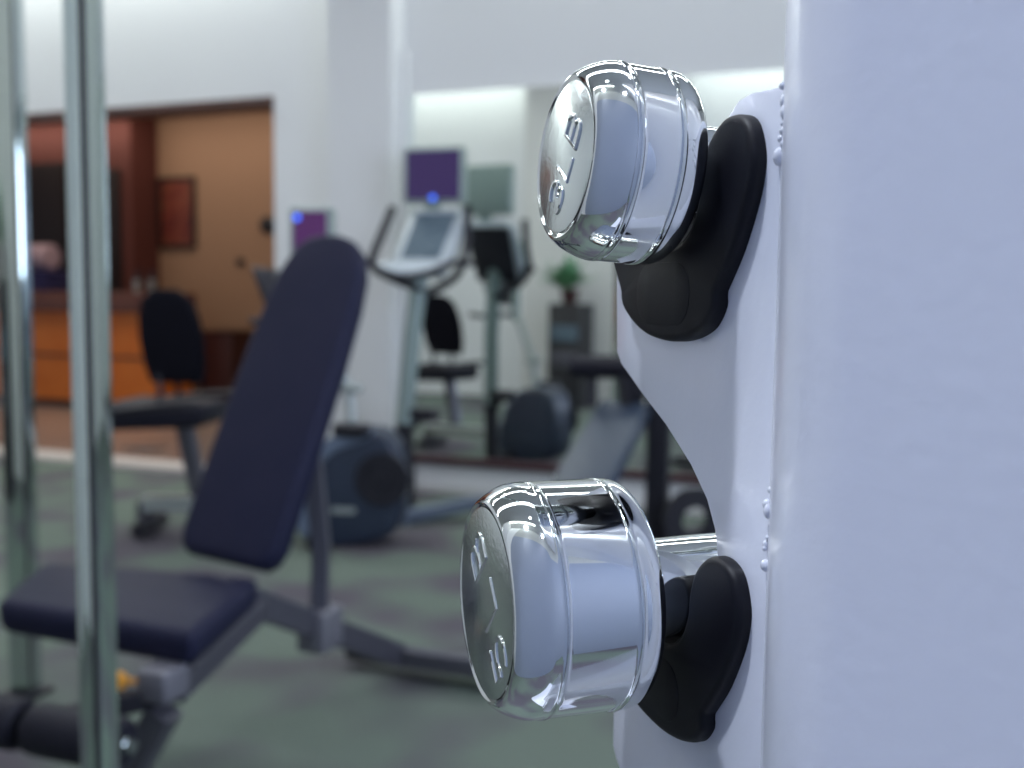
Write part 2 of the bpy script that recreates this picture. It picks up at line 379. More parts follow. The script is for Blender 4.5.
obj('base_plate', bs, 'rack', rack)
# weld beads where plate and post meet
def weld(z0, z1, n, sd):
    rnd = random.Random(sd); wb = B()
    for i in range(n):
        z = z0 + (z1-z0)*i/(n-1) + rnd.uniform(-.0008, .0008); s = rnd.uniform(.0006, .0017)
        t = B(); bmesh.ops.create_icosphere(t, subdivisions=2, radius=1)
        bmesh.ops.transform(t, matrix=Matrix.Translation(hit + PP*rnd.uniform(.0, .0045) + NN*rnd.uniform(.0, .0008) + N1*rnd.uniform(0, .0012) + ZZ*z) @ Matrix.Diagonal((s, s, s*rnd.uniform(.8, 1.7), 1)), verts=t.verts)
        merge(wb, t)
    return wb
obj('weld_bead', weld(.0165, .041, 13, 1), 'weldpaint', rack); obj('weld_bead', weld(.123, .1425, 12, 2), 'weldpaint', rack)
# black saddles
sad = [(.0135, -.004), (.0140, .0014), (.0165, .0088), (.0212, .0137), (.0262, .0160), (.0325, .0158), (.0375, .0125), (.0405, .0050), (.0402, -.0010), (.0380, -.0082),
       (.0320, -.0200), (.0258, -.0285), (.0240, -.0312), (.0240, -.0350), (.0205, -.0398), (.0160, -.0425), (.0085, -.0447), (-.0021, -.0458), (-.0148, -.0447), (-.0252, -.0414), (-.0330, -.0365),
       (-.0355, -.0325), (-.0360, -.0300), (-.0425, -.0205), (-.0470, -.010), (-.0475, -.002), (-.0450, .003), (-.038, .0055), (-.029, .0045), (-.0225, .001), (-.0190, -.002),
       (-.0175, -.006), (-.0140, -.0125), (-.0085, -.0160), (-.002, -.0172), (.0045, -.0158), (.0100, -.0118)]
def saddle(dz):
    s = B(); prism(s, [tuple(v) for v in smooth_pts(sad, 3)], O + ZZ*dz, PP, ZZ, NN, -.0105, .0045, .0022, 3)
    o = obj('saddle', s, 'saddle', rack, label='black moulded plastic saddle')
    # raised channel under the handle and round cap on the tab
    ch = []
    for j in range(13):
        a = radians(180 + 180*j/12 ); ch.append((-.002 + .0165*cos(a), -.001 + .0165*sin(a)))
    for j in range(13):
        a = radians(360 - 180*j/12); ch.append((-.002 + .0215*cos(a), -.001 + .0215*sin(a)))
    c = B(); prism(c, ch, O + ZZ*dz, PP, ZZ, NN, -.013, .0040, .0005)
    obj('channel_rim', c, 'saddle', o)
    k = B(); prism(k, rounded(.0165, .0095, .0085), O + ZZ*(dz-.0315) + PP*-.006, PP, ZZ, NN, .0042, .00465, .0001)
    obj('snap_cover', k, 'saddle', o)
saddle(0); saddle(PITCHZ)

# ------------------------------------------------------------- dumbbells
def strokes(lines, P0, ex, ey, en, r):
    """raised lettering: half-round strokes; lines in letter coordinates"""
    b_ = B()
    for ln in lines:
        pts = [P0 + ex*x + ey*y + en*0 for x, y in ln]
        tube(b_, pts, r, 8)
        for q in (pts[0], pts[-1]):
            t = B(); bmesh.ops.create_icosphere(t, subdivisions=2, radius=r); bmesh.ops.translate(t, verts=t.verts, vec=q); merge(b_, t)
    return b_
def arc(cx, cy, rx, ry, a0, a1, n=10): return [(cx + rx*cos(radians(a0+(a1-a0)*i/n)), cy + ry*sin(radians(a0+(a1-a0)*i/n))) for i in range(n+1)]
GL = {'5': [[(.85, 1.4), (.12, 1.4), (.08, .82)] + arc(.42, .48, .42, .42, 128, -140, 14)],
      '3': [arc(.4, 1.02, .38, .36, 150, -90, 10) + arc(.4, .34, .42, .34, 90, -150, 10)],
      'L': [[(.1, 1.4), (.1, 0), (.82, 0)]],
      'B': [[(.1, 0), (.1, 1.4), (.55, 1.4)] + arc(.55, 1.06, .28, .34, 90, -90, 8) + [(.1, .72)], [(.55, .72)] + arc(.55, .36, .32, .36, 90, -90, 8) + [(.1, 0)]]}
def dumbbell(label, P, away, r, tf, tb, g1, g2, text, tdir, tpos, h, sr, rh, adv=1.05, gw=1.0):
    """P: handle centre over the saddle; away: axis; tf..tb: near head; mirrored far head"""
    t = thing('dumbbell', label, 'dumbbell', P)
    up = (ZZ - away*ZZ.dot(away)).normalized(); sd = away.cross(up).normalized()
    def prof(f0, f1, a, b):
        d = .0100
        p = [(f0+.0006, 0), (f0+.0006, r-.0066), (f0+.0002, r-.0060), (f0, r-.0054)]
        for j in range(1, 13):
            q = j/12*pi/2; p.append((f0 + d*(1-cos(q)**1.38), r-.0054 + .0054*sin(q)**1.38))
        for g in (a, b):
            p += [(g-.0016, r), (g-.0011, r), (g-.0008, r+.00004), (g-.0005, r+.00022), (g-.0002, r-.0003), (g, r-.0006), (g+.0002, r-.0003), (g+.0005, r+.00022), (g+.0008, r+.00004), (g+.0011, r), (g+.0016, r)]
        p.append((f1-.0065, r))
        for j in range(0, 9):
            q = j/8*pi/2; p.append((f1 - .0055*(1-sin(q)), r-.0045 + .0045*cos(q)))
        p.append((f1, rh)); p.append((f1+.0003, 0)); return p
    pr = prof(tf, tb, g1, g2)
    hd = obj('head', lathe(B(), pr, P, away, 128, False, False), 'chrome', t)
    rf = r-.0067                              # satin end face set in the head
    fc = obj('end_face', lathe(B(), [(tf+.0003, rf-.0001), (tf+.0001, rf-.0006), (tf+.0001, 0)], P, away, 96, False, False), 'chrome_face', hd, label='satin end face')
    hl = -tb; far = .060
    obj('head', lathe(B(), [(far + (tb - a_), rr_) for a_, rr_ in pr][::-1], P, away, 96, False, False), 'chrome', t)
    hp = []
    L0, L1 = tb-.001, far+.001
    for i in range(41):
        u = i/40; s_ = L0 + (L1-L0)*u
        rad = rh*(0.93 + 0.07*sin(pi*u)); 
        if u < .07: rad = rh*(1.0 - .6*u)
        if u > .93: rad = rh*(1.0 - .6*(1-u))
        hp.append((s_, rad))
    obj('handle', lathe(B(), hp, P, away, 64, False, False), 'chrome', t)
    Pc = P + away*(tf + .0001)
    ex = (sd*tdir[0] + up*tdir[1]).normalized(); en = -away; ey = en.cross(ex).normalized()
    org = Pc + sd*tpos[0] + up*tpos[1]
    k = 0; allm = B(); sc = h/1.4
    text_ = text.replace(' ', ''); total = adv*(len(text_)-1) + gw
    for c in text_:
        merge(allm, strokes(GL[c], org + ex*(k-total/2)*sc - ey*h/2, ex*sc*gw, ey*sc, en, sr)); k += adv
    obj('weight_marking', allm, 'chrome', fc, label='raised chrome lettering reading ' + text)
    return t
def axis(a, b, p=0): return ((R0*a + F0*b).normalized()*cos(p) + ZZ*sin(p)).normalized()
dumbbell('chrome dumbbell marked 5 LB on the lower saddle of the white rack', O, axis(.954, .300), .0340, -.0614, -.0186, -.0482, -.0270,
         '5 LB', (-.70, .714), (.0035, .0005), .0140, .00055, .0155, 1.60, 1.28)
P2 = O + ZZ*.1248
dumbbell('chrome dumbbell marked 3 LB on the upper saddle of the white rack', P2, axis(.954, .305, radians(-4)), .0281, -.0394, -.0070, -.0280, -.0158,
         '3LB', (.50, .86), (.0015, -.0015), .0102, .00065, .0150, 1.34, 1.25)

# ------------------------------------------------------------- adjustable bench (left, middle distance)
def W3(lat, dep, z): v = R0*lat + F0*dep; return Vector((v.x, v.y, z))
bo = W3(-.62, 2.27, 0)
bench = thing('adjustable_bench', 'adjustable weight bench with navy vinyl pads, backrest raised, nearest the camera on the green carpet', 'bench', bo)
q = [atz(194, 634, .455), atz(-6, 600, .455), atz(42, 560, .455), atz(262, 576, .455)]
cq = sum(q, Vector())/4
bm_ = hexa(B(), q, [v - ZZ*.075 + (cq-v)*.03 for v in q], .026, 5)
obj('seat_pad', bm_, 'vinyl', bench)
# backrest: rounded slab
e1 = Vector((.075, .385, .80)).normalized(); ex_ = (Vector((1, 0, 0)) - e1*e1.x).normalized(); nb = ex_.cross(e1).normalized()
if nb.y > 0: nb = -nb
Lb = .868
pts = []
for u, hw in ((0, .105), (.02, .128), (.06, .140), (.3, .141), (.6, .139), (.78, .132), (.88, .120), (.95, .098), (.985, .065), (1.0, .02)): pts.append((hw, u*Lb))
pts = pts + [(-a_, b_) for a_, b_ in pts[::-1]]
bp = B(); prism(bp, pts, bo + Vector((-.055, 0, .475)), ex_, e1, nb, -.06, .012, .022, 5)
obj('back_pad', bp, 'vinyl', bench)
fb = B(); hinge = atz(262, 606, .36)
rearp = atz(398, 655, .07); tube(fb, [hinge - (rearp-hinge)*.25, hinge, rearp], .03, flat=(.024, .034))
obj('main_beam', fb, 'frame', bench)
rf1 = atz(350, 650, .045); rf2 = atz(500, 672, .045)
fb = B(); tube(fb, [rf1, rf2], .028, 14); obj('rear_foot', fb, 'frame_dark', bench)
fb = B(); tube(fb, [rearp + (rf2-rf1)*.0, rearp+(rf2-rf1).normalized()*.36], .026, flat=(.024, .026)); obj('rear_foot', fb, 'frame', bench)
br = hinge.lerp(rearp, .38)
fb = B(); tube(fb, [br + Vector((0, -.005, -.03)), br + Vector((-.02, .04, .20)), bo + Vector((.02, .24, .86))], .02, flat=(.022, .026)); obj('back_support', fb, 'frame', bench)
fb = B(); box(fb, br - Vector((.04, .05, .055)), br + Vector((.04, .05, .05)), .008); obj('pivot_bracket', fb, 'frame_mid', bench)
fp = atz(153, 672, .385)
fb = B(); box(fb, (fp.x-.036, fp.y-.01, .325), (fp.x+.036, fp.y+.065, .39), .01); obj('front_bracket', fb, 'frame_mid', bench)
fb = B(); tube(fb, [Vector((fp.x, fp.y+.03, .30)), Vector((fp.x-.17, fp.y+.02, .012))], .03, flat=(.028, .028))
tube(fb, [Vector((fp.x, fp.y+.06, .33)), hinge], .02, flat=(.02, .028)); obj('front_post', fb, 'frame', bench)
fb = B(); tube(fb, [Vector((fp.x-.28, fp.y+.03, .03)), Vector((fp.x+.22, fp.y+.03, .03))], .028, 14); obj('front_foot', fb, 'frame_dark', bench)
r1 = atz(127, 746, .30); r0 = atz(-75, 706, .31); ax = (r0-r1).normalized()
fb = B(); tube(fb, [r1 - ax*.012, r0 + ax*.012], .012, 16); axle = obj('roller_axle', fb, 'chrome_tube', bench)
Lr = (r0-r1).length
rl = [(0, .018), (.0, .036), (.008, .045), (.02, .047)]
def roller(p0, L):
    b_ = B(); pr = [(0, .014), (.0, .036), (.008, .045), (.02, .047), (L-.02, .047), (L-.008, .045), (L, .036), (L, .014)]
    return lathe(b_, pr, p0, ax, 32, True, True)
obj('foam_roller', roller(r1 + ax*.004, Lr*.44), 'foam', bench); obj('foam_roller', roller(r1 + ax*Lr*.49, Lr*.46), 'foam', bench)
fb = B(); lathe(fb, [(0, .0135), (-.006, .0135), (-.010, .009), (-.011, 0)], r1 + ax*.004, ax, 24, True, False); obj('end_cap', fb, 'chrome_tube', bench, label='chrome end cap')
fb = B(); mm = r1 + ax*Lr*.465; tube(fb, [mm, Vector((fp.x-.01, fp.y+.02, .33))], .014, flat=(.014, .02)); obj('roller_arm', fb, 'frame_dark', bench)
kp = atz(119, 680, .36); fb = B(); lathe(fb, [(0, .006), (0, .017), (.01, .018), (.016, .012), (.017, 0)], kp, (.5, -.8, 0), 24); tube(fb, [kp, Vector((fp.x, fp.y+.03, .35))], .006)
obj('adjuster_knob', fb, 'orangeplastic', bench, label='amber adjuster knob')

# ------------------------------------------------------------- chrome square uprights (left edge)
def square_post(name, label, corner, w1, w2, a1, a2, z0, z1):
    """corner: vertical edge facing the camera; faces run along headings a1, a2"""
    t = thing(name, label, 'post', (corner.x, corner.y, z0), None)
    d1 = Vector((cos(a1), sin(a1), 0)); d2 = Vector((cos(a2), sin(a2), 0))
    c = Vector((corner.x, corner.y, 0))
    base = [c, c + d1*w1, c + d1*w1 + d2*w2, c + d2*w2]
    bb = B(); hexa(bb, [v + ZZ*z1 for v in base], [v + ZZ*z0 for v in base], .0045, 3); obj('tube', bb, 'chrome_tube', t)
    sm_ = B(); k_ = (d1*(-1)-d2).normalized(); hexa(sm_, [c + k_*.001 + d1*.005 + ZZ*z1, c + k_*.0016 + ZZ*z1, c + k_*.001 + d2*.006 + ZZ*z1, c + d1*.004 + d2*.004 + ZZ*z1], [c + k_*.001 + d1*.005 + ZZ*z0, c + k_*.0016 + ZZ*z0, c + k_*.001 + d2*.006 + ZZ*z0, c + d1*.004 + d2*.004 + ZZ*z0]); obj('corner_strip', sm_, 'frame_dark', t, label='dark corner strip')  # thin dark strip down the corner between the two chrome faces
    ft = B(); cen = c + d1*w1/2 + d2*w2/2; box(ft, (cen.x-.05, cen.y-.05, z0-.014), (cen.x+.05, cen.y+.05, z0), .003)
    obj('floor_flange', ft, 'frame_dark', t)
    return t
ca = at(90, 400, 1.22); h1 = YAW + radians(180-18); h2 = YAW + radians(180-18-90)
pA = square_post('chrome_post', 'shiny chrome square upright standing in front of the bench seat at left', ca, .030, .040, h1, YAW + radians(70), .014, 2.9)
cb = at(23, 400, 2.62)
pB = square_post('chrome_post', 'chrome square upright cut by the left edge of the photo, behind the bench seat', cb, .065, .05, YAW + radians(180-8), YAW + radians(80), .014, 2.9)

# ------------------------------------------------------------- recumbent bike
rb = at(170, 410, 4.47); ro = Vector((rb.x, rb.y, 0))
bike = thing('recumbent_bike', 'recumbent exercise bike with black mesh seat back and small screen, behind the nearest bench', 'exercise bike', ro)
dx = Vector((cos(radians(17.5)), sin(radians(17.5)), 0)); dy = Vector((-sin(radians(17.5)), cos(radians(17.5)), 0))
L = lambda a_, b_, z: ro + dx*a_ + dy*b_ + ZZ*z
sb = B()
pts = [(-.13, 0), (-.155, .08), (-.165, .2), (-.155, .30), (-.125, .38), (-.06, .425), (.06, .425), (.125, .38), (.155, .30), (.165, .2), (.155, .08), (.13, 0)]
tilt = (ZZ*.97 - dx*.14 + dy*.08).normalized(); bn = tilt.cross(dy).normalized()
backw = Vector((1, .10, 0)).normalized()   # the seat is swivelled a little towards the camera
bn2 = backw.cross(tilt).normalized()
prism(sb, [(a_*.95, b_) for a_, b_ in pts], L(.035, .0, .70), backw, tilt, bn2, -.03, .03, .02, 3)
obj('seat_back', sb, 'seatblack', bike)
sb = B(); hexa(sb, [L(-.23, -.2, .625), L(.22, -.17, .62), L(.22, .17, .62), L(-.23, .2, .625)], [L(-.26, -.2, .50), L(.2, -.17, .52), L(.2, .17, .52), L(-.26, .2, .50)], .03, 4)
obj('seat', sb, 'foam', bike)
for s in (-1, 1):
    sb = B(); tube(sb, smooth_pts([L(-.02, s*.13, .56), L(.0, s*.10, .66), L(-.02, s*.08, .74)], 4, False), .012, 10); obj('back_bracket', sb, 'frame_dark', bike)
for s in (-1, 1):
    g = B(); tube(g, smooth_pts([L(-.22, s*.08, .56), L(-.22, s*.22, .56), L(-.12, s*.28, .60), L(.14, s*.28, .63), L(.22, s*.25, .63)], 5, False), .015, 10); obj('side_handle', g, 'frame_dark', bike)
g = B(); tube(g, [L(.06, 0, .55), L(.13, 0, .20)], .03, flat=(.03, .035)); obj('seat_post', g, 'frame', bike)
g = B(); tube(g, [L(-.12, 0, .15), L(.55, 0, .17)], .04, flat=(.04, .035)); obj('rail', g, 'frame_pale', bike)
g = B(); tube(g, [L(-.10, -.13, .05), L(-.10, .13, .05)], .035, 16); obj('stabilizer', g, 'frame_dark', bike)
g = B(); box(g, L(-.12, 0, .10)-Vector((.03, .03, .06)), L(-.12, 0, .10)+Vector((.03, .03, .06))); obj('rear_leg', g, 'frame', bike)
g = B(); tube(g, [L(.72, -.24, .045), L(.72, .24, .045)], .035, 16); obj('stabilizer', g, 'frame_dark', bike)
for s in (-1, 1):
    g = B(); tube(g, [L(.52, s*.10, .34), L(.52 + s*.10, s*.13, .34 - s*.10)], .014, 10); cr = obj('crank', g, 'frame_pale', bike)
    g = B(); box(g, L(.52 + s*.10, s*.13, .34 - s*.10) - Vector((.05, .0, .015)), L(.52 + s*.10, s*.22, .34 - s*.10) + Vector((.05, .0, .015)), .006, 2); obj('pedal', g, 'frame_dark', cr)
# flywheel housing
hc = at(353, 487, 4.40); hx = (Vector((cos(radians(17.5)), sin(radians(17.5)), 0))); hy = Vector((-hx.y, hx.x, 0))
ps = [(-.235, -.06), (-.19, .11), (-.10, .22), (.02, .265), (.14, .262), (.21, .20), (.235, .08), (.235, -.08), (.20, -.18), (.10, -.225), (-.03, -.25), (-.16, -.25), (-.225, -.18)]
g = B(); prism(g, [tuple(v) for v in smooth_pts(ps, 4)], Vector((hc.x, hc.y, hc.z)), hx, ZZ, hy, -.10, .12, .03, 3); hsg = obj('flywheel_housing', g, 'shroud', bike)
fr_ = hc - hy*.10
g = B(); lathe(g, [(0, .12), (.012, .115), (.012, .085), (.004, .08), (.004, .03), (.02, .028), (.02, 0)], fr_ + hx*.15 + ZZ*.055, -hy, 40); obj('drive_disc', g, 'frame_dark', hsg)
rim = [(-.235, -.08), (-.19, .11), (-.10, .22), (.02, .265), (.12, .262), (.06, .215), (-.06, .17), (-.15, .06), (-.185, -.06), (-.17, -.2), (-.21, -.2)]
g = B(); prism(g, [tuple(v) for v in smooth_pts(rim, 4)], fr_, hx, ZZ, -hy, -.005, .008, .003); obj('rim_cover', g, 'shroud_pale', hsg, label='pale blue-grey rim cover')
g = B(); prism(g, rounded(.055, .014, .012), fr_ + hx*-.02 - ZZ*.085, hx, ZZ, -hy, -.002, .004); obj('maker_badge', g, 'frame_pale', hsg, label='small pale badge')
g = B(); tube(g, [at(352, 432, 4.40), at(351, 405, 4.42), at(347, 385, 4.42), L(.66, 0, 1.02)], .022, 10); box(g, at(350, 388, 4.42) - Vector((.05, .03, .02)), at(350, 388, 4.42) + Vector((.05, .03, .02)), .01)
obj('mast_column', g, 'frame_pale', bike)
g = B(); box(g, at(352, 430, 4.30) - Vector((.08, .04, .03)), at(352, 430, 4.30) + Vector((.08, .04, .03)), .015); obj('foot_pedal', g, 'frame_dark', bike)
tvc = at(310, 231, 4.40)
mast = [L(.67, 0, .95), L(.66, 0, 1.05), Vector((tvc.x, tvc.y+.04, tvc.z-.12))]
g = B(); tube(g, smooth_pts(mast, 5, False), .028, 12); obj('mast', g, 'post_green', bike)
cn = at(262, 283, 4.40)
g = B(); hexa(g, [cn + dx*-.02 + dy*-.12 + ZZ*.07, cn + dx*-.02 + dy*.12 + ZZ*.07, cn + dx*.05 + dy*.14 - ZZ*.1, cn + dx*.05 - dy*.14 - ZZ*.1],
     [cn + dx*.06 + dy*-.10 + ZZ*.06, cn + dx*.06 + dy*.10 + ZZ*.06, cn + dx*.13 + dy*.12 - ZZ*.09, cn + dx*.13 - dy*.12 - ZZ*.09], .02, 3)
obj('console', g, 'frame_dark', bike)
g = B(); tube(g, [cn + dx*.08, L(.67, 0, 1.03)], .02, 10); obj('console_arm', g, 'frame_dark', bike)
for s in (-1, 1):
    g = B(); tube(g, smooth_pts([L(.66, 0, 1.0), L(.56, s*.16, .98), L(.44, s*.22, .99)], 5, False), .016, 10); obj('handlebar', g, 'frame_dark', bike)
def tv(parent, c, w, h, sm, ledpx, name='screen_housing', face=None, back='tvback'):
    face = (face or -F0).normalized(); s_ = ZZ.cross(face).normalized(); u_ = ZZ
    M = frame_m(c, s_, u_, face)
    k = B(); box(k, (-w/2-.018, -h/2-.018, -.07), (w/2+.018, h/2+.018, 0), .012, 3, M); hsg = obj(name, k, back, parent)
    k = B(); box(k, (-w/2, -h/2, -.001), (w/2, h/2, .002), 0, 1, M); obj('screen', k, sm, hsg, False, label='dim purple screen')
    k = B(); lathe(k, [(0, .014), (.003, .014), (.0035, 0)], c + s_*ledpx[0] + u_*ledpx[1] + face*.002, face, 20); obj('indicator_light', k, 'led', hsg, label='glowing blue dot')
tv(bike, tvc, .155, .17, 'screen2', (-.058, .058), face=-F0 - R0*.15)

def atE(x, y, D): return at(x, y, D*1.045)
# ------------------------------------------------------------- elliptical trainer
ec = atE(425, 240, 4.93); eo = Vector((ec.x, ec.y, 0))
el = thing('elliptical_trainer', 'elliptical trainer with pale console and purple screen, standing before the mirror', 'elliptical trainer', eo)
tvm = atE(433, 175, 4.95); tv(el, tvm, .290, .25, 'screen', (.0, -.115), face=Vector((.10, -1, 0)))
g = B(); tube(g, [tvm - F0*-.05 - ZZ*.10, atE(432, 222, 4.98)], .03, flat=(.04, .012)); obj('screen_bracket', g, 'tvback', el)
# console: slanted slab leaning away at the top
c0 = atE(418, 268, 4.78); c1 = atE(436, 208, 4.98); yv = (c1-c0); hh = yv.length; yv.normalize(); xv = Vector((1, .06, 0)).normalized(); xv = (xv - yv*xv.dot(yv)).normalized(); nv = xv.cross(yv).normalized()
if nv.dot(F0) > 0: nv = -nv
g = B(); prism(g, [(-.15, -.01), (.13, -.02), (.16, hh*.3), (.17, hh*.9), (.13, hh), (-.10, hh), (-.13, hh*.9), (-.15, hh*.3)], c0, xv, yv, nv, -.06, 0, .012, 2); con = obj('console', g, 'console', el)
g = B(); prism(g, [(-.112, .06), (.098, .06), (.128, hh*.9), (-.095, hh*.9)], c0, xv, yv, nv, -.002, .003); obj('display_panel', g, 'console_panel', con)
g = B(); prism(g, [(-.14, .0), (.12, -.01), (.15, hh*.95), (-.125, hh*.95)], c0, xv, yv, nv, -.075, -.058, .004); obj('console_back', g, 'frame_dark', con)
g = B(); tr = atE(405, 268, 4.74); prism(g, rounded(.14, .045, .04), tr, R0, (F0*.6+ZZ*.5).normalized(), (ZZ*.6-F0*.5).normalized(), -.03, .01, .01, 2); obj('tray', g, 'console', el)
pb0 = atE(404, 424, 4.80)
g = B(); tube(g, [atE(421, 262, 4.86), atE(412, 340, 4.84), pb0], .034, flat=(.036, .036)); obj('mast', g, 'post_green', el)
for pts, nm in (([atE(393, 207, 4.72), atE(381, 236, 4.70), atE(372, 262, 4.70), atE(385, 275, 4.74), atE(421, 290, 4.84)], 'moving_handle'),
                ([atE(468, 206, 4.86), atE(467, 240, 4.84), atE(463, 262, 4.80), atE(452, 280, 4.82), atE(421, 296, 4.86)], 'moving_handle')):
    g = B(); tube(g, smooth_pts(pts, 5, False), .021, 10); obj(nm, g, 'frame_dark', el)
g = B(); tube(g, smooth_pts([atE(375, 268, 4.66), atE(400, 277, 4.68), atE(430, 272, 4.72), atE(455, 262, 4.78), atE(474, 264, 4.82)], 5, False), .017, 10); obj('fixed_handlebar', g, 'frame_dark', el)
g = B(); tube(g, smooth_pts([at(395, 519, 4.76), at(420, 514, 4.80), at(450, 508, 4.86), at(480, 502, 4.92), at(520, 500, 4.98)], 4, False), .03, flat=(.04, .03)); obj('base_rail', g, 'shroud_pale', el)
g = B(); tube(g, [Vector((pb0.x, pb0.y, pb0.z)), Vector((pb0.x+.02, pb0.y, .03))], .03, flat=(.036, .036)); obj('mast_foot', g, 'frame_dark', el)
g = B(); fpd = at(424, 414, 5.02); box(g, fpd - Vector((.07, .05, .03)), fpd + Vector((.07, .05, .03)), .012); tube(g, [fpd, Vector((pb0.x+.02, pb0.y, fpd.z-.1))], .016, 10)
obj('foot_pedal', g, 'frame_dark', el)

# ------------------------------------------------------------- second bench (right of centre)
b2 = at(610, 440, 4.05); b2o = Vector((b2.x, b2.y, 0))
sb2 = thing('incline_bench', 'slate blue incline bench seen between the lower dumbbell and the white rack plate', 'bench', b2o)
A1 = at(601, 398, 4.22); A2 = at(648, 402, 4.05); A3 = at(601, 500, 3.62); A4 = at(541, 492, 3.78)
nn_ = (A2-A1).cross(A4-A1).normalized()
if nn_.z > 0: nn_ = -nn_
tq = [A1, A2, A3, A4]; g = hexa(B(), tq, [v + nn_*.06 for v in tq], .016, 3); obj('incline_pad', g, 'vinyl_blue', sb2)
g = B(); tube(g, [at(574, 366, 4.25), at(608, 367, 4.18), at(650, 368, 4.08)], [.048, .05, .048], 20); obj('top_roller', g, 'foam', sb2)
g = B(); tube(g, [at(592, 372, 4.24), at(592, 405, 4.24)], .02, flat=(.02, .02)); obj('roller_bracket', g, 'frame_dark', sb2); g = B(); tube(g, [at(628, 372, 4.14), at(632, 405, 4.12)], .04, flat=(.045, .03)); obj('roller_bracket', g, 'frame_dark', sb2)
u0 = at(660, 385, 4.10); ub = Vector((u0.x, u0.y, .03))
g = B(); tube(g, [u0, Vector((ub.x, ub.y, .03))], .04, flat=(.045, .04)); obj('upright', g, 'frame_dark', sb2)
g = B(); tube(g, [u0, at(636, 392, 4.12)], .03, flat=(.04, .03)); obj('cross_arm', g, 'frame_dark', sb2)
g = B(); tube(g, [Vector((ub.x-.32, ub.y, .035)), Vector((ub.x+.42, ub.y, .035))], .035, 14); obj('rear_foot', g, 'frame_dark', sb2)
g = B(); mp = at(572, 505, 3.72); tube(g, [mp, Vector((mp.x-.02, mp.y, .03))], .03, flat=(.03, .03)); tube(g, [Vector((mp.x-.25, mp.y, .035)), Vector((mp.x+.25, mp.y, .035))], .03, 14); obj('front_leg', g, 'frame_dark', sb2)
g = B(); tube(g, [Vector((mp.x, mp.y, .10)), Vector((ub.x, ub.y, .12))], .03, flat=(.025, .035)); obj('spine', g, 'frame_dark', sb2)
# weight plate leaning by the bench foot
wp = at(694, 520, 4.0)
g = B(); lathe(g, [(-.018, .055), (-.018, .072), (-.006, .080), (-.006, .105), (-.016, .112), (-.016, .130), (0, .135), (.016, .130), (.016, .055)], wp, -F0*.95 + R0*.2, 40, False, False)
t = obj('weight_plate', g, 'frame_dark', None, origin=(wp.x, wp.y, wp.z-.135)); tag(t, 'black round weight plate with a wide centre hole, at the foot of the incline bench', 'weight plate')

# ------------------------------------------------------------- lobby things
def rect(px0, py0, px1, py1, Y): a_ = atY(px0, py0, Y); b_ = atY(px1, py1, Y); return a_, b_
cx1 = atY(152, 350, 7.4).x
ct = thing('reception_counter', 'orange wood reception counter with dark brown stone top in the lobby', 'counter', (cx1-2, 7.65, 0))
obj('counter_body', box(B(), (-11.6, 7.42, .08), (cx1, 7.95, 0.93)), 'counter', ct, False)
g = B(); box(g, (-11.65, 7.34, .93), (cx1+.05, 7.98, 1.12), .01); obj('countertop', g, 'countertop', ct)
g = B(); box(g, (-11.6, 7.46, 0), (cx1-.03, 7.92, .08)); obj('kick_board', g, 'brown', ct, False)
g = B(); box(g, (-11.58, 7.405, .50), (cx1-.02, 7.42, .52)); obj('groove_strip', g, 'brown', ct, False)
a, b = rect(160, 178, 197, 248, LY)
pc = thing('framed_picture', 'tall framed abstract print in red and orange on the tan lobby wall', 'picture', ((a.x+b.x)/2, LY, b.z))
k = .035; f_ = B()
for lo, hi in (((a.x, LY-.04, b.z), (a.x+k, LY-.002, a.z)), ((b.x-k, LY-.04, b.z), (b.x, LY-.002, a.z)), ((a.x+k, LY-.04, a.z-k), (b.x-k, LY-.002, a.z)), ((a.x+k, LY-.04, b.z), (b.x-k, LY-.002, b.z+k))): box(f_, lo, hi)
obj('frame', f_, 'darkdoor', pc, False); obj('print', box(B(), (a.x+k, LY-.02, b.z+k), (b.x-k, LY-.004, a.z-k)), 'print', pc, False)
a, b = rect(207, 330, 243, 398, 8.2)
pt = thing('planter_box', 'dark red square planter box standing by the tan lobby wall', 'planter', ((a.x+b.x)/2, 8.24, 0))
w_ = (b.x-a.x)/2; mxp = (a.x+b.x)/2; pyy = 8.24
g = B(); hexa(g, [Vector((mxp+sx*w_, pyy+sy*w_, a.z)) for sx, sy in ((-1, -1), (1, -1), (1, 1), (-1, 1))], [Vector((mxp+sx*w_*.85, pyy+sy*w_*.85, 0)) for sx, sy in ((-1, -1), (1, -1), (1, 1), (-1, 1))], .01, 2)
obj('box', g, 'planter', pt)
g = B(); box(g, (mxp-w_*1.05, pyy-w_*1.05, a.z-.06), (mxp+w_*1.05, pyy+w_*1.05, a.z), .006); obj('rim', g, 'planter', pt)
# towels on the counter
zt = 1.12
a, b = rect(24, 270, 58, 290, 7.6)
g = B()
for i in range(3):
    prism(g, rounded((b.x-a.x)/2 - .01*i, .034, .03), ((a.x+b.x)/2, 7.62, zt+.036+.07*i), (1, 0, 0), (0, 0, 1), (0, 1, 0), -.15, .15, .008)
t = obj('towel_stack', g, 'towelnavy', None, origin=((a.x+b.x)/2, 7.62, zt)); tag(t, 'stack of navy folded towels on the lobby counter under a pale pink towel', 'towels')
a, b = rect(27, 247, 52, 272, 7.6)
g = B(); lathe(g, [(-.15, .02), (-.15, .10), (-.13, .125), (.13, .125), (.15, .10), (.15, .02)], ((a.x+b.x)/2, 7.62, zt+.337), (1, 0, 0), 28)
t = obj('rolled_towel', g, 'towelpale', None, origin=((a.x+b.x)/2, 7.62, zt+.212)); tag(t, 'pale pink rolled towel lying on the navy towels in the lobby', 'towel')
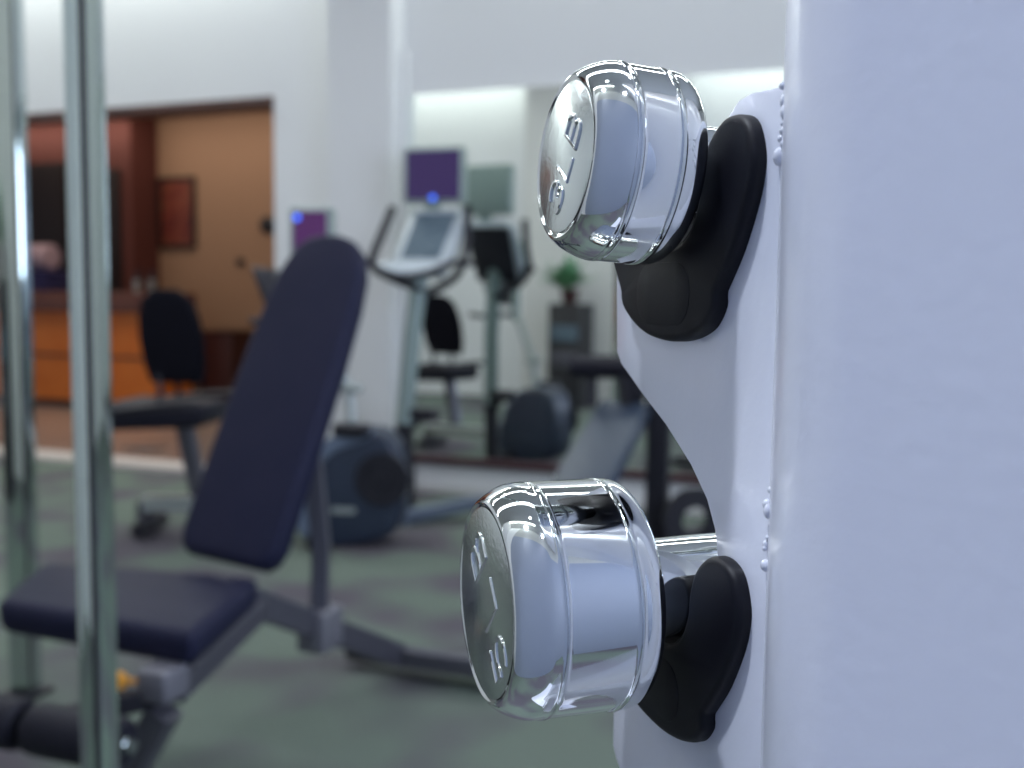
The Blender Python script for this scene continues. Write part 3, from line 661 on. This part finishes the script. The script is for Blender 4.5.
# pen pots
for px in (137, 152):
    q_ = atY(px, 278, 7.6)
    t = thing('pen_holder', 'small grey pen holder on the %s end of the lobby counter' % ('far right' if px == 152 else 'right, inner'), 'pen holder', (q_.x, 7.6, 1.12), 'pen holders on the lobby counter')
    obj('cup', lathe(B(), [(0, .03), (.12, .034), (.12, .030), (.02, .026), (.02, 0)], (q_.x, 7.6, 1.12), (0, 0, 1), 20, True, False), 'frame_pale', t)
    g = B()
    for k_ in range(3): tube(g, [Vector((q_.x + .008*(k_-1), 7.6, 1.142)), Vector((q_.x + .026*(k_-1), 7.61, 1.33))], .005, 8)
    obj('pens', g, 'shroud', t)
q_ = atz(145, 449, 0.0)
t = obj('floor_vent', box(B(), (q_.x-.12, q_.y-.09, 0), (q_.x+.12, q_.y+.09, .012), .003), 'vent', None, origin=(q_.x, q_.y, 0)); tag(t, 'small grey grille set on the lobby floor just past the threshold', 'vent')
q_ = atY(240, 112, 7.2)
t = thing('lobby_downlight', 'glowing round downlight in the brown lobby ceiling', 'light', (q_.x, 7.2, 2.9))
obj('rim', lathe(B(), [(0, .12), (.012, .115), (.012, .095)], (q_.x, 7.2, 2.9), (0, 0, -1), 28, False, False), 'ceil', t)
obj('diffuser', lathe(B(), [(.004, .095), (.03, .07), (.04, 0)], (q_.x, 7.2, 2.9), (0, 0, -1), 28, True, False), 'lampwarm', t)
# two small wall fittings on the tan wall
for px, py, r_ in ((241, 262, .045), (268, 225, .09)):
    q_ = atY(px, py, LY)
    t = obj('wall_fitting', lathe(B(), [(0, r_), (.03, r_*.9), (.045, r_*.5), (.05, 0)], (q_.x, LY-.001, q_.z), (0, -1, 0), 24), 'frame_dark', None, origin=(q_.x, LY, q_.z))
    tag(t, 'dark round fitting on the tan lobby wall, %s' % ('the smaller and lower one' if px == 241 else 'the larger one beside the opening edge'), 'wall fitting', 'round fittings on the tan wall')

# ------------------------------------------------------------- by the rear wall, seen in the mirror
cxm = -3.12; cy0 = YR+.45
cab = thing('dark_cabinet', 'dark open cabinet against the rear wall, seen in the mirror under a green plant', 'cabinet', (cxm, cy0+.2, 0))
g = B(); box(g, (cxm-.17, cy0+.01, 0), (cxm+.17, cy0+.46, 1.06), .006); obj('carcass', g, 'cabinet', cab)
for z, m_ in ((.42, 'frame'), (.68, 'console_panel')):
    g = B(); box(g, (cxm-.14, cy0+.455, z), (cxm+.14, cy0+.47, z+.16), .004); obj('drawer', g, m_, cab)
plt = thing('potted_plant', 'bushy green potted plant on top of the dark cabinet, seen in the mirror', 'plant', (cxm, cy0+.30, 1.06))
obj('pot', lathe(B(), [(0, .07), (.15, .095), (.15, .085), (.12, .08), (.12, 0)], (cxm, cy0+.30, 1.06), (0, 0, 1), 28, True, False), 'planter', plt)
g = B(); rnd = random.Random(9)
for i in range(90):
    a_ = rnd.uniform(0, 2*pi); ln = rnd.uniform(.26, .42); el_ = rnd.uniform(.5, 1.45); d_ = Vector((cos(a_)*cos(el_), sin(a_)*cos(el_), sin(el_))); s_ = d_.cross(ZZ).normalized()
    p = [Vector((cxm, cy0+.42, 1.20)) + d_*ln*t_ - ZZ*(.16*(t_**2)*(1-sin(el_)+.2)) for t_ in (0, .35, .7, 1)]
    wd = [.008, .032, .028, .003]; vs = []
    for pp_, w2 in zip(p, wd): vs.append((g.verts.new(pp_ + s_*w2), g.verts.new(pp_ + ZZ*.004), g.verts.new(pp_ - s_*w2)))
    for u_, v_ in zip(vs, vs[1:]):
        g.faces.new((u_[0], u_[1], v_[1], v_[0])); g.faces.new((u_[1], u_[2], v_[2], v_[1]))
obj('foliage', g, 'leaf', plt)
